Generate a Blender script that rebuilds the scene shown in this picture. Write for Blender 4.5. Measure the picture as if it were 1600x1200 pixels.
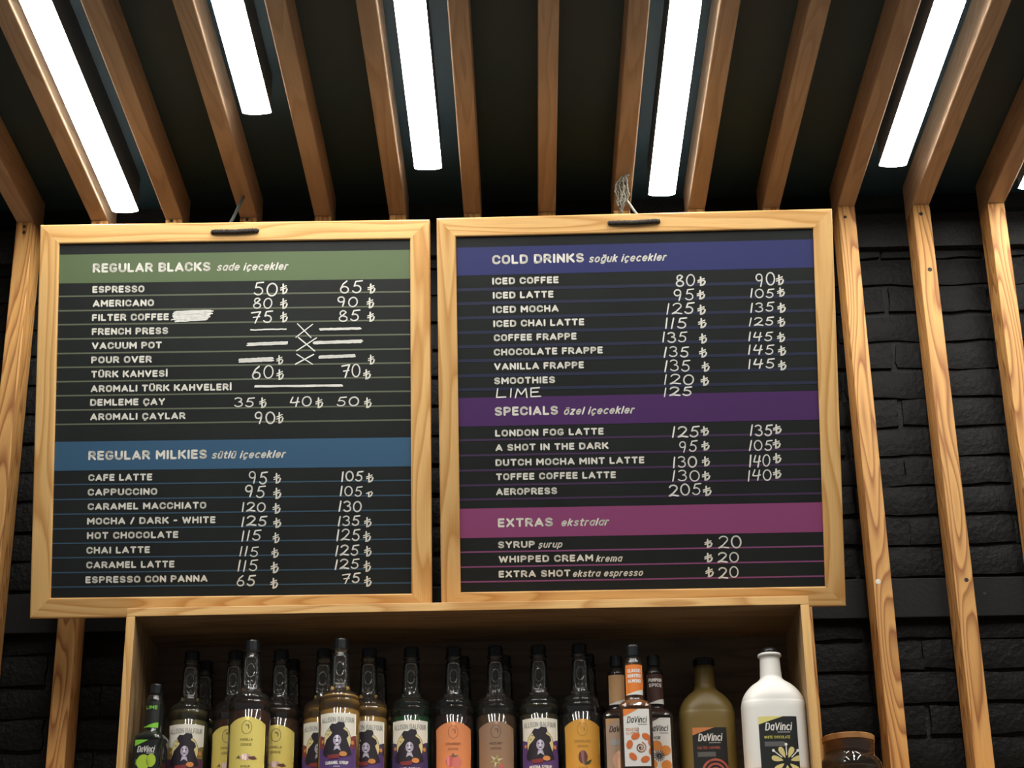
import bpy, bmesh, math, random
from mathutils import Vector, Matrix, noise
random.seed(7)
for o in list(bpy.data.objects):
    bpy.data.objects.remove(o)
S = bpy.context.scene
COL = S.collection

# ------------------------------------------------------------------ camera
F = 2904.0                                   # focal length in pixels of the 1600x1200 frame
CAM = Vector((0, 0, 1.6))
pitch, yaw, roll = math.radians(23.09), math.radians(-.40), math.radians(-.92)
FWD = Vector((math.sin(yaw) * math.cos(pitch), math.cos(yaw) * math.cos(pitch), math.sin(pitch)))
r0 = Vector((math.cos(yaw), -math.sin(yaw), 0)); u0 = r0.cross(FWD)
RT = r0 * math.cos(roll) + u0 * math.sin(roll)
UP = -r0 * math.sin(roll) + u0 * math.cos(roll)
cd = bpy.data.cameras.new('camera'); cam = bpy.data.objects.new('camera', cd); COL.objects.link(cam)
cd.sensor_fit = 'HORIZONTAL'; cd.sensor_width = 36; cd.lens = F / 1600 * 36
cd.clip_start = .05; cd.clip_end = 50
m = Matrix((RT, UP, -FWD)).transposed().to_4x4(); m.translation = CAM
cam.matrix_world = m
S.camera = cam

# ------------------------------------------------------------------ world, exposure
W = bpy.data.worlds.new('world'); S.world = W; W.use_nodes = True
W.node_tree.nodes['Background'].inputs[0].default_value = (.93, .96, 1.0, 1)
W.node_tree.nodes['Background'].inputs[1].default_value = .12     # the rest of the cafe
LED = 30.0                                                        # radiance of the LED diffusers
vs = S.view_settings
vs.view_transform = 'Standard'; vs.look = 'None'; vs.gamma = 1; vs.use_curve_mapping = False
vs.exposure = .42

# ------------------------------------------------------------------ pixel helpers
def ray(x, y):
    return (FWD * F + RT * (x - 800) + UP * (600 - y)).normalized()
def on_plane(x, y, ax, val):
    d = ray(x, y); return CAM + d * ((val - CAM[ax]) / d[ax])

# ------------------------------------------------------------------ materials
MATS = {}
def mat(name, col, rough=.5, metal=0, spec=.5, bump=0, bscale=200, var=0, vscale=40, coat=0):
    if name in MATS: return MATS[name]
    M = bpy.data.materials.new(name); M.use_nodes = True; nt = M.node_tree
    p = nt.nodes['Principled BSDF']
    p.inputs['Base Color'].default_value = (*col, 1); p.inputs['Roughness'].default_value = rough
    p.inputs['Metallic'].default_value = metal; p.inputs['Specular IOR Level'].default_value = spec
    p.inputs['Coat Weight'].default_value = coat
    if bump or var:
        tc = nt.nodes.new('ShaderNodeTexCoord')
    if var:
        n = nt.nodes.new('ShaderNodeTexNoise'); n.inputs['Scale'].default_value = vscale; n.inputs['Detail'].default_value = 6
        nt.links.new(tc.outputs['Object'], n.inputs['Vector'])
        mx = nt.nodes.new('ShaderNodeMix'); mx.data_type = 'RGBA'
        mx.inputs[6].default_value = (*[c * (1 - var) for c in col], 1)
        mx.inputs[7].default_value = (*[min(1, c * (1 + var)) for c in col], 1)
        nt.links.new(n.outputs['Fac'], mx.inputs[0]); nt.links.new(mx.outputs[2], p.inputs['Base Color'])
    if bump:
        n2 = nt.nodes.new('ShaderNodeTexNoise'); n2.inputs['Scale'].default_value = bscale; n2.inputs['Detail'].default_value = 5
        nt.links.new(tc.outputs['Object'], n2.inputs['Vector'])
        b = nt.nodes.new('ShaderNodeBump'); b.inputs['Strength'].default_value = bump; b.inputs['Distance'].default_value = .004
        nt.links.new(n2.outputs['Fac'], b.inputs['Height']); nt.links.new(b.outputs['Normal'], p.inputs['Normal'])
    MATS[name] = M; return M

def wood(name, axis, light, dark, dens=9.0, sharp=.5, rough=.45, amount=1.0):
    """flat-sawn timber: contour lines of a noise stretched along one axis"""
    if name in MATS: return MATS[name]
    M = bpy.data.materials.new(name); M.use_nodes = True; nt = M.node_tree; N = nt.nodes; L = nt.links
    p = N['Principled BSDF']; p.inputs['Roughness'].default_value = rough; p.inputs['Specular IOR Level'].default_value = .4
    tc = N.new('ShaderNodeTexCoord'); oi = N.new('ShaderNodeObjectInfo')
    mul = N.new('ShaderNodeVectorMath'); mul.operation = 'MULTIPLY'
    sc = [17, 17, 17]; sc[axis] = 1.7
    mul.inputs[1].default_value = sc
    L.new(tc.outputs['Object'], mul.inputs[0])
    cmb = N.new('ShaderNodeCombineXYZ')
    rm = N.new('ShaderNodeMath'); rm.operation = 'MULTIPLY'; rm.inputs[1].default_value = 57.0
    L.new(oi.outputs['Random'], rm.inputs[0])
    for i in range(3): L.new(rm.outputs[0], cmb.inputs[i])
    add = N.new('ShaderNodeVectorMath'); L.new(mul.outputs[0], add.inputs[0]); L.new(cmb.outputs[0], add.inputs[1])
    n = N.new('ShaderNodeTexNoise'); n.inputs['Scale'].default_value = 1.0; n.inputs['Detail'].default_value = 1.2
    L.new(add.outputs[0], n.inputs['Vector'])
    k = N.new('ShaderNodeMath'); k.operation = 'MULTIPLY'; k.inputs[1].default_value = dens; L.new(n.outputs['Fac'], k.inputs[0])
    fr = N.new('ShaderNodeMath'); fr.operation = 'FRACT'; L.new(k.outputs[0], fr.inputs[0])
    ramp = N.new('ShaderNodeValToRGB'); cr = ramp.color_ramp
    cr.elements[0].position = 0; cr.elements[0].color = (*light, 1)
    cr.elements[1].position = 1; cr.elements[1].color = (*light, 1)
    mid = [l * .75 + d * .25 for l, d in zip(light, dark)]
    e = cr.elements.new(.45); e.color = (*mid, 1)
    e = cr.elements.new(.80); e.color = (*[l * (1 - amount) + d * amount for l, d in zip(light, dark)], 1)
    e = cr.elements.new(.90); e.color = (*mid, 1)
    L.new(fr.outputs[0], ramp.inputs['Fac'])
    # fine fibres
    mul2 = N.new('ShaderNodeVectorMath'); mul2.operation = 'MULTIPLY'; s2 = [420, 420, 420]; s2[axis] = 12; mul2.inputs[1].default_value = s2
    L.new(tc.outputs['Object'], mul2.inputs[0])
    n2 = N.new('ShaderNodeTexNoise'); n2.inputs['Scale'].default_value = 1; n2.inputs['Detail'].default_value = 2; L.new(mul2.outputs[0], n2.inputs['Vector'])
    mr = N.new('ShaderNodeMapRange'); mr.inputs[3].default_value = .82; mr.inputs[4].default_value = 1.12; L.new(n2.outputs['Fac'], mr.inputs[0])
    # per-piece tone
    tone = N.new('ShaderNodeMapRange'); tone.inputs[3].default_value = .88; tone.inputs[4].default_value = 1.08; L.new(oi.outputs['Random'], tone.inputs[0])
    tm = N.new('ShaderNodeMath'); tm.operation = 'MULTIPLY'; L.new(mr.outputs[0], tm.inputs[0]); L.new(tone.outputs[0], tm.inputs[1])
    mx = N.new('ShaderNodeVectorMath'); mx.operation = 'SCALE'; L.new(ramp.outputs['Color'], mx.inputs[0]); L.new(tm.outputs[0], mx.inputs['Scale'])
    L.new(mx.outputs[0], p.inputs['Base Color'])
    b = N.new('ShaderNodeBump'); b.inputs['Strength'].default_value = .12; b.inputs['Distance'].default_value = .002
    L.new(n2.outputs['Fac'], b.inputs['Height']); L.new(b.outputs['Normal'], p.inputs['Normal'])
    MATS[name] = M; return M

PINE_L, PINE_D = (.70, .43, .165), (.50, .25, .07)
POST_L, POST_D = (.66, .36, .115), (.31, .115, .03)
WX = wood('pine_x', 0, PINE_L, PINE_D, 9); WY = wood('pine_y', 1, PINE_L, PINE_D, 8); WZ = wood('pine_z', 2, PINE_L, PINE_D, 8)
PZ = wood('larch_z', 2, POST_L, POST_D, 15, rough=.6); PY = wood('larch_y', 1, (.61, .43, .28), (.42, .27, .16), 8, amount=.6, rough=.55)
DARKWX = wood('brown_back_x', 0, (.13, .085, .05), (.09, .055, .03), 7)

def emission(name, col, s):
    M = bpy.data.materials.new(name); M.use_nodes = True; nt = M.node_tree; nt.nodes.clear()
    e = nt.nodes.new('ShaderNodeEmission'); e.inputs[0].default_value = (*col, 1); e.inputs[1].default_value = s
    o = nt.nodes.new('ShaderNodeOutputMaterial'); nt.links.new(e.outputs[0], o.inputs[0]); return M

def glass(name, tint=(.93, .94, .92), gloss=1.0, bump=.0, ior=1.55, haze=.02):
    """thin clear wall: tinted transparency under a fresnel reflection"""
    if name in MATS: return MATS[name]
    M = bpy.data.materials.new(name); M.use_nodes = True; nt = M.node_tree; N = nt.nodes; L = nt.links; N.clear()
    t = N.new('ShaderNodeBsdfTransparent'); t.inputs[0].default_value = (*tint, 1)
    g = N.new('ShaderNodeBsdfGlossy'); g.inputs['Color'].default_value = (gloss, gloss, gloss, 1); g.inputs['Roughness'].default_value = .03
    fr = N.new('ShaderNodeFresnel'); fr.inputs[0].default_value = ior
    df = N.new('ShaderNodeBsdfDiffuse'); df.inputs[0].default_value = (.6, .6, .55, 1); m0 = N.new('ShaderNodeMixShader'); m0.inputs[0].default_value = haze; L.new(t.outputs[0], m0.inputs[1]); L.new(df.outputs[0], m0.inputs[2])
    mx = N.new('ShaderNodeMixShader'); L.new(fr.outputs[0], mx.inputs[0]); L.new(m0.outputs[0], mx.inputs[1]); L.new(g.outputs[0], mx.inputs[2])
    if bump:
        tc = N.new('ShaderNodeTexCoord'); n = N.new('ShaderNodeTexNoise'); n.inputs['Scale'].default_value = 130; n.inputs['Detail'].default_value = 1
        L.new(tc.outputs['Object'], n.inputs['Vector'])
        b = N.new('ShaderNodeBump'); b.inputs['Strength'].default_value = bump; b.inputs['Distance'].default_value = .004
        L.new(n.outputs['Fac'], b.inputs['Height']); L.new(b.outputs['Normal'], g.inputs['Normal']); L.new(b.outputs['Normal'], fr.inputs['Normal'])
    o = N.new('ShaderNodeOutputMaterial'); L.new(mx.outputs[0], o.inputs[0]); MATS[name] = M; return M

def liquid(name, col, clear=.45, tint=None):
    if name in MATS: return MATS[name]
    M = bpy.data.materials.new(name); M.use_nodes = True; nt = M.node_tree; N = nt.nodes; L = nt.links
    p = N['Principled BSDF']; p.inputs['Base Color'].default_value = (*col, 1); p.inputs['Roughness'].default_value = .15
    t = N.new('ShaderNodeBsdfTransparent'); t.inputs[0].default_value = (*(tint or [min(1, c * 1.6 + .05) for c in col]), 1)
    mx = N.new('ShaderNodeMixShader'); mx.inputs[0].default_value = clear
    L.new(p.outputs[0], mx.inputs[1]); L.new(t.outputs[0], mx.inputs[2]); L.new(mx.outputs[0], N['Material Output'].inputs[0])
    MATS[name] = M; return M

# ------------------------------------------------------------------ mesh helpers
def link(name, me, parent=None, loc=(0, 0, 0), rot=None, smooth=False):
    o = bpy.data.objects.new(name, me); COL.objects.link(o)
    o.location = loc
    if rot: o.rotation_euler = rot
    if parent: o.parent = parent
    if smooth:
        for p in me.polygons: p.use_smooth = True
    return o
def from_bm(bm, name, mats):
    me = bpy.data.meshes.new(name); bm.to_mesh(me); bm.free()
    for x in (mats if isinstance(mats, (list, tuple)) else [mats]): me.materials.append(x)
    return me
def tag(o, label, cat, group=None):
    o['label'] = label; o['category'] = cat
    if group: o['group'] = group
    return o
def empty(name, loc=(0, 0, 0), rz=0):
    o = bpy.data.objects.new(name, None); COL.objects.link(o); o.location = loc; o.rotation_euler = (0, 0, rz); o.empty_display_size = .03; return o
def structure(o):
    o['kind'] = 'structure'; return o
def box_bm(sx, sy, sz, bevel=0, segs=2, bm=None, off=(0, 0, 0)):
    b = bm or bmesh.new()
    r = bmesh.ops.create_cube(b, size=1)
    for v in r['verts']:
        v.co = Vector((v.co.x * sx + off[0], v.co.y * sy + off[1], v.co.z * sz + off[2]))
    if bevel:
        es = list({e for v in r['verts'] for e in v.link_edges})
        bmesh.ops.bevel(b, geom=es, offset=bevel, segments=segs, affect='EDGES', profile=.6)
    return b
def lathe_bm(prof, seg=40, n=2.0, ratio=1.0, cap=True):
    """profile of (radius, z[, exponent]) turned on z; superellipse sections for square bottles"""
    bm = bmesh.new(); rings = []
    for q in prof:
        r, z = q[0], q[1]; ex = q[2] if len(q) > 2 else n; rt = q[3] if len(q) > 3 else ratio
        ring = []
        for i in range(seg):
            a = 2 * math.pi * i / seg; c, s = math.cos(a), math.sin(a)
            k = (abs(c) ** ex + abs(s) ** ex) ** (-1 / ex)
            ring.append(bm.verts.new((r * c * k, r * s * k * rt, z)))
        rings.append(ring)
    for a, b in zip(rings, rings[1:]):
        for i in range(seg):
            bm.faces.new((a[i], a[(i + 1) % seg], b[(i + 1) % seg], b[i]))
    if cap:
        bm.faces.new(rings[0][::-1]); bm.faces.new(rings[-1])
    return bm
def smooth_prof(pts, k=4):
    out = []
    P = [pts[0]] + list(pts) + [pts[-1]]
    for i in range(1, len(P) - 2):
        a, b, c, d = P[i - 1], P[i], P[i + 1], P[i + 2]
        for j in range(k):
            t = j / k
            out.append(tuple(.5 * ((2 * b[q]) + (-a[q] + c[q]) * t + (2 * a[q] - 5 * b[q] + 4 * c[q] - d[q]) * t * t + (-a[q] + 3 * b[q] - 3 * c[q] + d[q]) * t ** 3) for q in range(len(b))))
    out.append(tuple(pts[-1])); return out
def tube_bm(path, r, seg=6, bm=None):
    bm = bm or bmesh.new(); rings = []
    P = [Vector(p) for p in path]
    for i, p in enumerate(P):
        d = (P[min(i + 1, len(P) - 1)] - P[max(i - 1, 0)]).normalized()
        a = d.orthogonal().normalized() if i == 0 else (a - d * a.dot(d)).normalized()
        b = d.cross(a)
        rr = r[i] if isinstance(r, (list, tuple)) else r
        rings.append([bm.verts.new(p + (a * math.cos(t) + b * math.sin(t)) * rr) for t in [2 * math.pi * k / seg for k in range(seg)]])
    for A, B in zip(rings, rings[1:]):
        for i in range(seg): bm.faces.new((A[i], A[(i + 1) % seg], B[(i + 1) % seg], B[i]))
    bm.faces.new(rings[0][::-1]); bm.faces.new(rings[-1]); return bm
def rope_bm(path, r, pitch_len, strands=3, seg=5, bm=None):
    """twisted strands round a polyline"""
    bm = bm or bmesh.new()
    P = [Vector(p) for p in path]
    # resample
    Q = []; s_at = []; s = 0
    for a, b in zip(P, P[1:]):
        n = max(1, int((b - a).length / (pitch_len / 6)))
        for j in range(n): Q.append(a.lerp(b, j / n))
    Q.append(P[-1])
    fr = []
    for i, p in enumerate(Q):
        d = (Q[min(i + 1, len(Q) - 1)] - Q[max(i - 1, 0)]).normalized()
        a = d.orthogonal().normalized() if i == 0 else (a - d * a.dot(d)).normalized()
        fr.append((p, a, d.cross(a), s)); s += (Q[min(i + 1, len(Q) - 1)] - p).length
    for k in range(strands):
        ph = 2 * math.pi * k / strands
        tube_bm([p + (a * math.cos(ph + 2 * math.pi * s / pitch_len) + b * math.sin(ph + 2 * math.pi * s / pitch_len)) * r * .5 for p, a, b, s in fr], r * .58, seg, bm)
    return bm

# printed lettering: a monoline grotesque drawn as strokes ------------------
def arc(cx, cy, rx, ry, a0, a1, n=12):
    return [(cx + rx * math.cos(math.radians(a0 + (a1 - a0) * i / n)), cy + ry * math.sin(math.radians(a0 + (a1 - a0) * i / n))) for i in range(n + 1)]
def ribbon(pts, w, V, Fc, joints=True):
    """flat stroke: one quad per segment plus octagonal joints"""
    for (ax, ay), (bx, by) in zip(pts, pts[1:]):
        dx, dy = bx - ax, by - ay; l = math.hypot(dx, dy) or 1e-9
        nx, ny = -dy / l * w / 2, dx / l * w / 2; i = len(V)
        V += [(ax - nx, ay - ny), (bx - nx, by - ny), (bx + nx, by + ny), (ax + nx, ay + ny)]; Fc.append((i, i + 1, i + 2, i + 3))
    for (ax, ay) in (pts if joints else pts[1:-1]):
        i = len(V); V += [(ax + w / 2 * math.cos(k * math.pi / 4), ay + w / 2 * math.sin(k * math.pi / 4)) for k in range(8)]
        Fc.append(tuple(range(i, i + 8)))
_O = arc(.3, .68, .3, .32, 180, 0, 8) + arc(.3, .32, .3, .32, 0, -180, 8) + [(0, .68)]
_G = arc(.3, .68, .3, .32, 38, 180, 8) + arc(.3, .32, .3, .32, 180, 330, 8)
_C = arc(.3, .68, .3, .32, 15, 180, 8) + arc(.3, .32, .3, .32, 180, 345, 8)
_S = arc(.28, .75, .27, .25, 25, 180, 7) + [(.08, .58), (.46, .44)] + arc(.28, .25, .28, .25, 25, -155, 8)
_U = [(0, 1)] + arc(.29, .29, .29, .29, 180, 360, 8) + [(.58, 1)]
_ced = lambda x: [(x, -.02), (x + .06, -.13), (x - .02, -.22), (x - .1, -.2)]
_x = .74                                       # x-height of the small letters
_o = arc(.25, .37, .25, .37, 0, 360, 14)
_c = arc(.26, .37, .26, .37, 50, 310, 10)
_n = [(0, _x), (0, 0)], [(0, .45)] + arc(.22, .5, .22, .24, 170, 0, 6) + [(.44, 0)]
_u = [(0, _x)] + arc(.22, .24, .22, .24, 180, 350, 6) + [(.44, _x)], [(.44, _x), (.44, 0)]
_s = arc(.22, .56, .2, .18, 30, 180, 5) + [(.08, .44), (.34, .33)] + arc(.21, .18, .21, .18, 25, -150, 6)
FONT = {
 'A': (.68, [[(0, 0), (.34, 1), (.68, 0)], [(.12, .27), (.56, .27)]]), 'B': (.56, [[(0, 0), (0, 1), (.32, 1)] + arc(.32, .765, .22, .235, 90, -90, 6) + [(0, .53)], [(.3, .53)] + arc(.32, .265, .25, .265, 90, -90, 6) + [(0, 0)]]),
 'C': (.58, [_C]), 'D': (.58, [[(0, 0), (0, 1), (.28, 1)] + arc(.28, .68, .3, .32, 90, 0, 5) + arc(.28, .32, .3, .32, 0, -90, 5) + [(0, 0)]]),
 'E': (.46, [[(.46, 1), (0, 1), (0, 0), (.46, 0)], [(0, .52), (.42, .52)]]), 'F': (.45, [[(.45, 1), (0, 1), (0, 0)], [(0, .5), (.4, .5)]]),
 'G': (.6, [_G + [(.585, .3), (.585, .42), (.36, .42)]]), 'H': (.58, [[(0, 0), (0, 1)], [(.58, 0), (.58, 1)], [(0, .52), (.58, .52)]]), 'I': (.02, [[(.01, 0), (.01, 1)]]),
 'K': (.58, [[(0, 0), (0, 1)], [(.56, 1), (.04, .42)], [(.2, .58), (.6, 0)]]), 'L': (.44, [[(0, 1), (0, 0), (.44, 0)]]), 'M': (.72, [[(0, 0), (0, 1), (.36, .35), (.72, 1), (.72, 0)]]),
 'N': (.58, [[(0, 0), (0, 1), (.58, 0), (.58, 1)]]), 'O': (.6, [_O]), 'P': (.54, [[(0, 0), (0, 1), (.28, 1)] + arc(.28, .72, .26, .28, 90, -90, 8) + [(0, .44)]]),
 'R': (.56, [[(0, 0), (0, 1), (.28, 1)] + arc(.28, .73, .26, .27, 90, -90, 8) + [(0, .46)], [(.27, .46), (.57, 0)]]), 'S': (.56, [_S]), 'T': (.56, [[(0, 1), (.56, 1)], [(.28, 1), (.28, 0)]]),
 'U': (.58, [_U]), 'V': (.64, [[(0, 1), (.32, 0), (.64, 1)]]), 'W': (.92, [[(0, 1), (.22, 0), (.46, .9), (.7, 0), (.92, 1)]]), 'X': (.6, [[(0, 0), (.58, 1)], [(.02, 1), (.6, 0)]]),
 'Y': (.6, [[(0, 1), (.3, .45), (.6, 1)], [(.3, .45), (.3, 0)]]), 'Z': (.5, [[(0, 1), (.5, 1), (0, 0), (.5, 0)]]), '/': (.34, [[(0, -.05), (.34, 1.05)]]), '-': (.28, [[(0, .45), (.28, .45)]]),
 'a': (.46, [_o, [(.48, _x), (.48, 0)]]), 'c': (.44, [_c]), 'd': (.46, [_o, [(.49, 1.05), (.49, 0)]]), 'e': (.5, [[(.02, .37), (.5, .37)] + arc(.26, .37, .25, .37, 5, 315, 11)]),
 'g': (.48, [_o, [(.49, _x), (.49, -.1)] + arc(.26, -.08, .23, .17, 0, -150, 6)]), 'i': (.02, [[(.01, 0), (.01, _x)], [(.01, 1), (.01, 1.03)]]), 'k': (.42, [[(0, 0), (0, 1.05)], [(.38, _x), (.04, .32)], [(.14, .43), (.42, 0)]]),
 'l': (.02, [[(.01, 0), (.01, 1.05)]]), 'm': (.76, [_n[0], [(0, .45)] + arc(.19, .52, .19, .22, 170, 0, 5) + [(.38, 0)], [(.38, .45)] + arc(.57, .52, .19, .22, 170, 0, 5) + [(.76, 0)]]), 'n': (.44, list(_n)), 'o': (.5, [_o]),
 'p': (.5, [_o, [(0, _x), (0, -.3)]]), 'r': (.28, [[(0, _x), (0, 0)], [(0, .42)] + arc(.2, .5, .2, .24, 170, 75, 4)]), 's': (.42, [_s]), 't': (.3, [[(.1, 1), (.1, .15), (.2, 0), (.32, .02)], [(-.05, _x), (.3, _x)]]),
 'u': (.44, list(_u)), 'x': (.42, [[(0, 0), (.42, _x)], [(0, _x), (.42, 0)]]), 'z': (.4, [[(0, _x), (.4, _x), (0, 0), (.4, 0)]]), 'v': (.42, [[(0, _x), (.21, 0), (.42, _x)]]),
}
def _dots(x0, x1, y): return [[(x0, y), (x0 + .01, y)], [(x1, y), (x1 + .01, y)]]
for up, base, mk in (('Ü', 'U', _dots(.16, .42, 1.24)), ('Ö', 'O', _dots(.16, .42, 1.24)), ('İ', 'I', [[(.01, 1.24), (.015, 1.24)]]), ('Ç', 'C', [_ced(.3)]), ('ü', 'u', _dots(.1, .34, 1)), ('ö', 'o', _dots(.13, .37, 1)),
                     ('ç', 'c', [_ced(.28)]), ('ş', 's', [_ced(.22)]), ('ğ', 'g', [[(.08, 1.04), (.16, .95), (.32, .95), (.4, 1.04)]])):
    FONT[up] = (FONT[base][0], FONT[base][1] + mk)
def fit_text(body, x0, x1, base, cap, weight=.21, shear=0.0, gap=.24):
    """2D verts/faces of a line spread from x0 to x1 with the given baseline and cap height"""
    x = 0; strokes = []
    for ch in body:
        if ch == ' ': x += .46; continue
        wd, st = FONT[ch]
        for q in st: strokes.append([(x + a + b * shear, b) for a, b in q])
        x += wd + gap + weight * .5
    lo = min(a for q in strokes for a, b in q) - weight / 2; hi = max(a for q in strokes for a, b in q) + weight / 2
    kx = (x1 - x0) / (hi - lo); k = cap
    V, Fc = [], []
    for q in strokes:
        P = [(x0 + (a - lo) * kx, base + (weight / 2 + b * (1 - weight)) * k) for a, b in q]
        ribbon(P, weight * k, V, Fc)
    return V, Fc

# handwriting ----------------------------------------------------------------
GL = {
 '0': (1, [arc(.5, .5, .45, .5, 100, 465, 16)]),
 '1': (.34, [[(.75, 1), (.3, 0)]]),
 '2': (1, [arc(.5, .74, .4, .26, 165, -25, 8) + [(.45, .25), (.05, .03), (.4, .1), (1, .02)]]),
 '3': (.9, [arc(.45, .77, .4, .23, 150, -80, 8) + arc(.48, .28, .46, .28, 80, -150, 9)]),
 '4': (1, [[(.3, 1), (.05, .45), (.4, .42), (.95, .5)], [(.85, .95), (.62, 0)]]),
 '5': (.95, [[(.98, 1), (.35, .95), (.22, .58)] + arc(.45, .31, .42, .31, 125, -150, 10)]),
 '6': (.9, [[(.75, 1), (.35, .75), (.08, .35)] + arc(.48, .27, .41, .27, 170, 530, 12)]),
 '7': (.9, [[(0, .9), (.45, .95), (1, 1), (.7, .55), (.4, 0)], [(.2, .5), (.9, .56)]]),
 '8': (.95, [arc(.5, .75, .33, .25, 20, 270, 9) + arc(.5, .25, .42, .25, 90, -250, 12) + [(.78, .82)]]),
 '9': (.9, [arc(.42, .72, .37, .28, 20, 380, 12) + [(.78, .5), (.6, 0)]]),
 'X': (1, [[(.05, 1), (.95, 0)], [(1, .95), (0, .03)]]),
 'L': (.9, [[(.15, 1), (.08, .05), (.95, .08)]]), 'I': (.3, [[(.5, .95), (.45, .05)]]),
 'M': (1, [[(0, .02), (.15, .95), (.5, .35), (.85, .98), (1, .02)]]),
 'E': (.9, [[(.9, 1), (.1, .95), (.08, .05), (1, .08)], [(.1, .52), (.75, .55)]]),
}
def handwriting(txt, x0, x1, y0, y1, w):
    V, Fc = [], []
    widths = [GL[c][0] for c in txt]; gap = .24
    k = (x1 - x0) / (sum(widths) + gap * (len(txt) - 1)); x = x0
    for c, wd in zip(txt, widths):
        jy = random.uniform(-.06, .06) * (y1 - y0); sx = random.uniform(-.03, .08) * (y1 - y0)
        for st in GL[c][1]:
            P = [(x + px * wd * k + sx * (py - .5), y0 + jy + py * (y1 - y0)) for px, py in st]
            ribbon(P, w * random.uniform(.85, 1.15), V, Fc)
        x += (wd + gap) * k
    return V, Fc
def lira(x0, x1, y0, y1, full=True):
    V, Fc = [], []; w, h = x1 - x0, y1 - y0; t = w * .2
    stem = [(.38, 1 if full else .55), (.38, .08)]
    hook = [(.34, .08), (.55, .1), (.78, .24), (.88, .5)]
    P = lambda L: [(x0 + a * w, y0 + b * h) for a, b in L]
    ribbon(P(stem), t, V, Fc); ribbon(P(hook), t, V, Fc)
    if full:
        ribbon(P([(.05, .62), (.78, .84)]), t * .7, V, Fc)
    ribbon(P([(.05, .42), (.78, .64)]), t * .7, V, Fc)
    return V, Fc

# ================================================================== SETTING
YP = 3.612                                   # front plane of the wall slats
PD = .078                                    # depth of the wall slats
YB = YP + PD + .020                          # brick face
ZB = 1.6 + 1.8631 / 3.45 * YP                # underside of the ceiling slats
ZC = ZB + .086                               # ceiling
X0, DX = .0578, .1643                        # slat raster

M_black = mat('black_paint_ceiling', (.024, .060, .080), .6, bump=.06, bscale=60)
M_brick = mat('black_painted_brick', (.0034, .0041, .0043), .6, spec=.2, bump=.8, bscale=80, var=.35, vscale=60)
M_mortar = mat('black_painted_mortar', (.0035, .004, .004), .7, bump=.8, bscale=150)
M_rail = mat('black_painted_board', (.0075, .0088, .0090), .55, spec=.2, bump=.15, bscale=120)
M_floor = mat('grey_concrete_floor', (.46, .45, .44), .5, bump=.1, bscale=30, var=.15, vscale=5)

floor = structure(link('floor', from_bm(box_bm(8, 7.2, .1, off=(0, .4, -.05)), 'floor', M_floor)))
ceiling = structure(link('ceiling', from_bm(box_bm(8, 7.2, .1, off=(0, .4, ZC + .05)), 'ceiling', M_black)))
wall = structure(link('wall_back', from_bm(box_bm(8, .2, ZC, off=(0, YB + .012 + .1, ZC / 2)), 'wall_back', M_mortar)))

# bricks of the black wall, six shapes shared between them
def brick_mesh(i):
    bm = bmesh.new(); nx, nz = 5, 3; w, h, d = .217, .0585, .03
    rnd = random.Random(100 + i); g = []
    for a in range(nx + 1):
        col_ = []
        for b in range(nz + 1):
            e = a in (0, nx) or b in (0, nz)
            x = (a / nx - .5) * w + rnd.uniform(-.003, .003); z = (b / nz - .5) * h + rnd.uniform(-.0032, .0032)
            y = rnd.uniform(-.0022, .0012) + (.0025 if e else 0)
            col_.append(bm.verts.new((x, y, z)))
        g.append(col_)
    for a in range(nx):
        for b in range(nz): bm.faces.new((g[a][b], g[a + 1][b], g[a + 1][b + 1], g[a][b + 1]))
    rim = [g[a][0] for a in range(nx + 1)] + [g[nx][b] for b in range(1, nz + 1)] + [g[a][nz] for a in range(nx - 1, -1, -1)] + [g[0][b] for b in range(nz - 1, 0, -1)]
    back = [bm.verts.new((v.co.x, d, v.co.z)) for v in rim]
    for k in range(len(rim)):
        bm.faces.new((rim[k], back[k], back[(k + 1) % len(rim)], rim[(k + 1) % len(rim)]))
    me = from_bm(bm, 'brick', M_brick)
    for p in me.polygons: p.use_smooth = True
    me.set_sharp_from_angle(angle=math.radians(35))
    return me
BR = [brick_mesh(i) for i in range(8)]
z_rail_hi = on_plane(1450, 903, 1, YP + PD).z; z_rail_lo = on_plane(1450, 964, 1, YP + PD).z
z_course = on_plane(1390, 300 + 385 / 2.609, 1, YB).z           # a measured bed joint
pitch_z = .0668
cnt = 0
for r in range(-3, 20):
    zc = z_course - (r + .5) * pitch_z
    for c in range(12):
        x = -1.32 + c * .2235 + (.11 if r % 2 else 0) + random.uniform(-.006, .006)
        if cnt >= 296: break
        b = link('brick', BR[random.randrange(8)], wall, (x, YB + random.uniform(-.002, .004), zc + random.uniform(-.002, .002)), (0, random.uniform(-.012, .012), 0))
        cnt += 1

# black rails the slats are screwed to
def rail(z0, z1):
    return link('rail', from_bm(box_bm(4.2, .0195, z1 - z0, .0015), 'rail', M_rail), wall, (0, YP + PD + .00985, (z0 + z1) / 2))
r1 = rail(z_rail_lo, z_rail_hi)
r2 = rail(on_plane(1450, 384, 1, YP + PD).z, ZB + .02); r2.data.materials[0] = M_mortar
M_hole = mat('dark_screw_hole', (.01, .008, .006), .6)
M_plug = mat('white_plug', (.75, .72, .66), .5)
def dot(name, px, py, plane_y, r, parent, mtl, th=.0012):
    p = on_plane(px, py, 1, plane_y)
    bm = bmesh.new(); bmesh.ops.create_cone(bm, cap_ends=True, segments=14, radius1=r, radius2=r * .8, depth=th)
    o = link(name, from_bm(bm, name, mtl), parent, (p.x - parent.location.x, p.y - parent.location.y, p.z - parent.location.z), (math.radians(90), 0, 0)); return o
dot('screw_hole', 1300 + 1192 / 5, 760 + 838 / 5, YP + PD, .0042, r1, M_hole)

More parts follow.
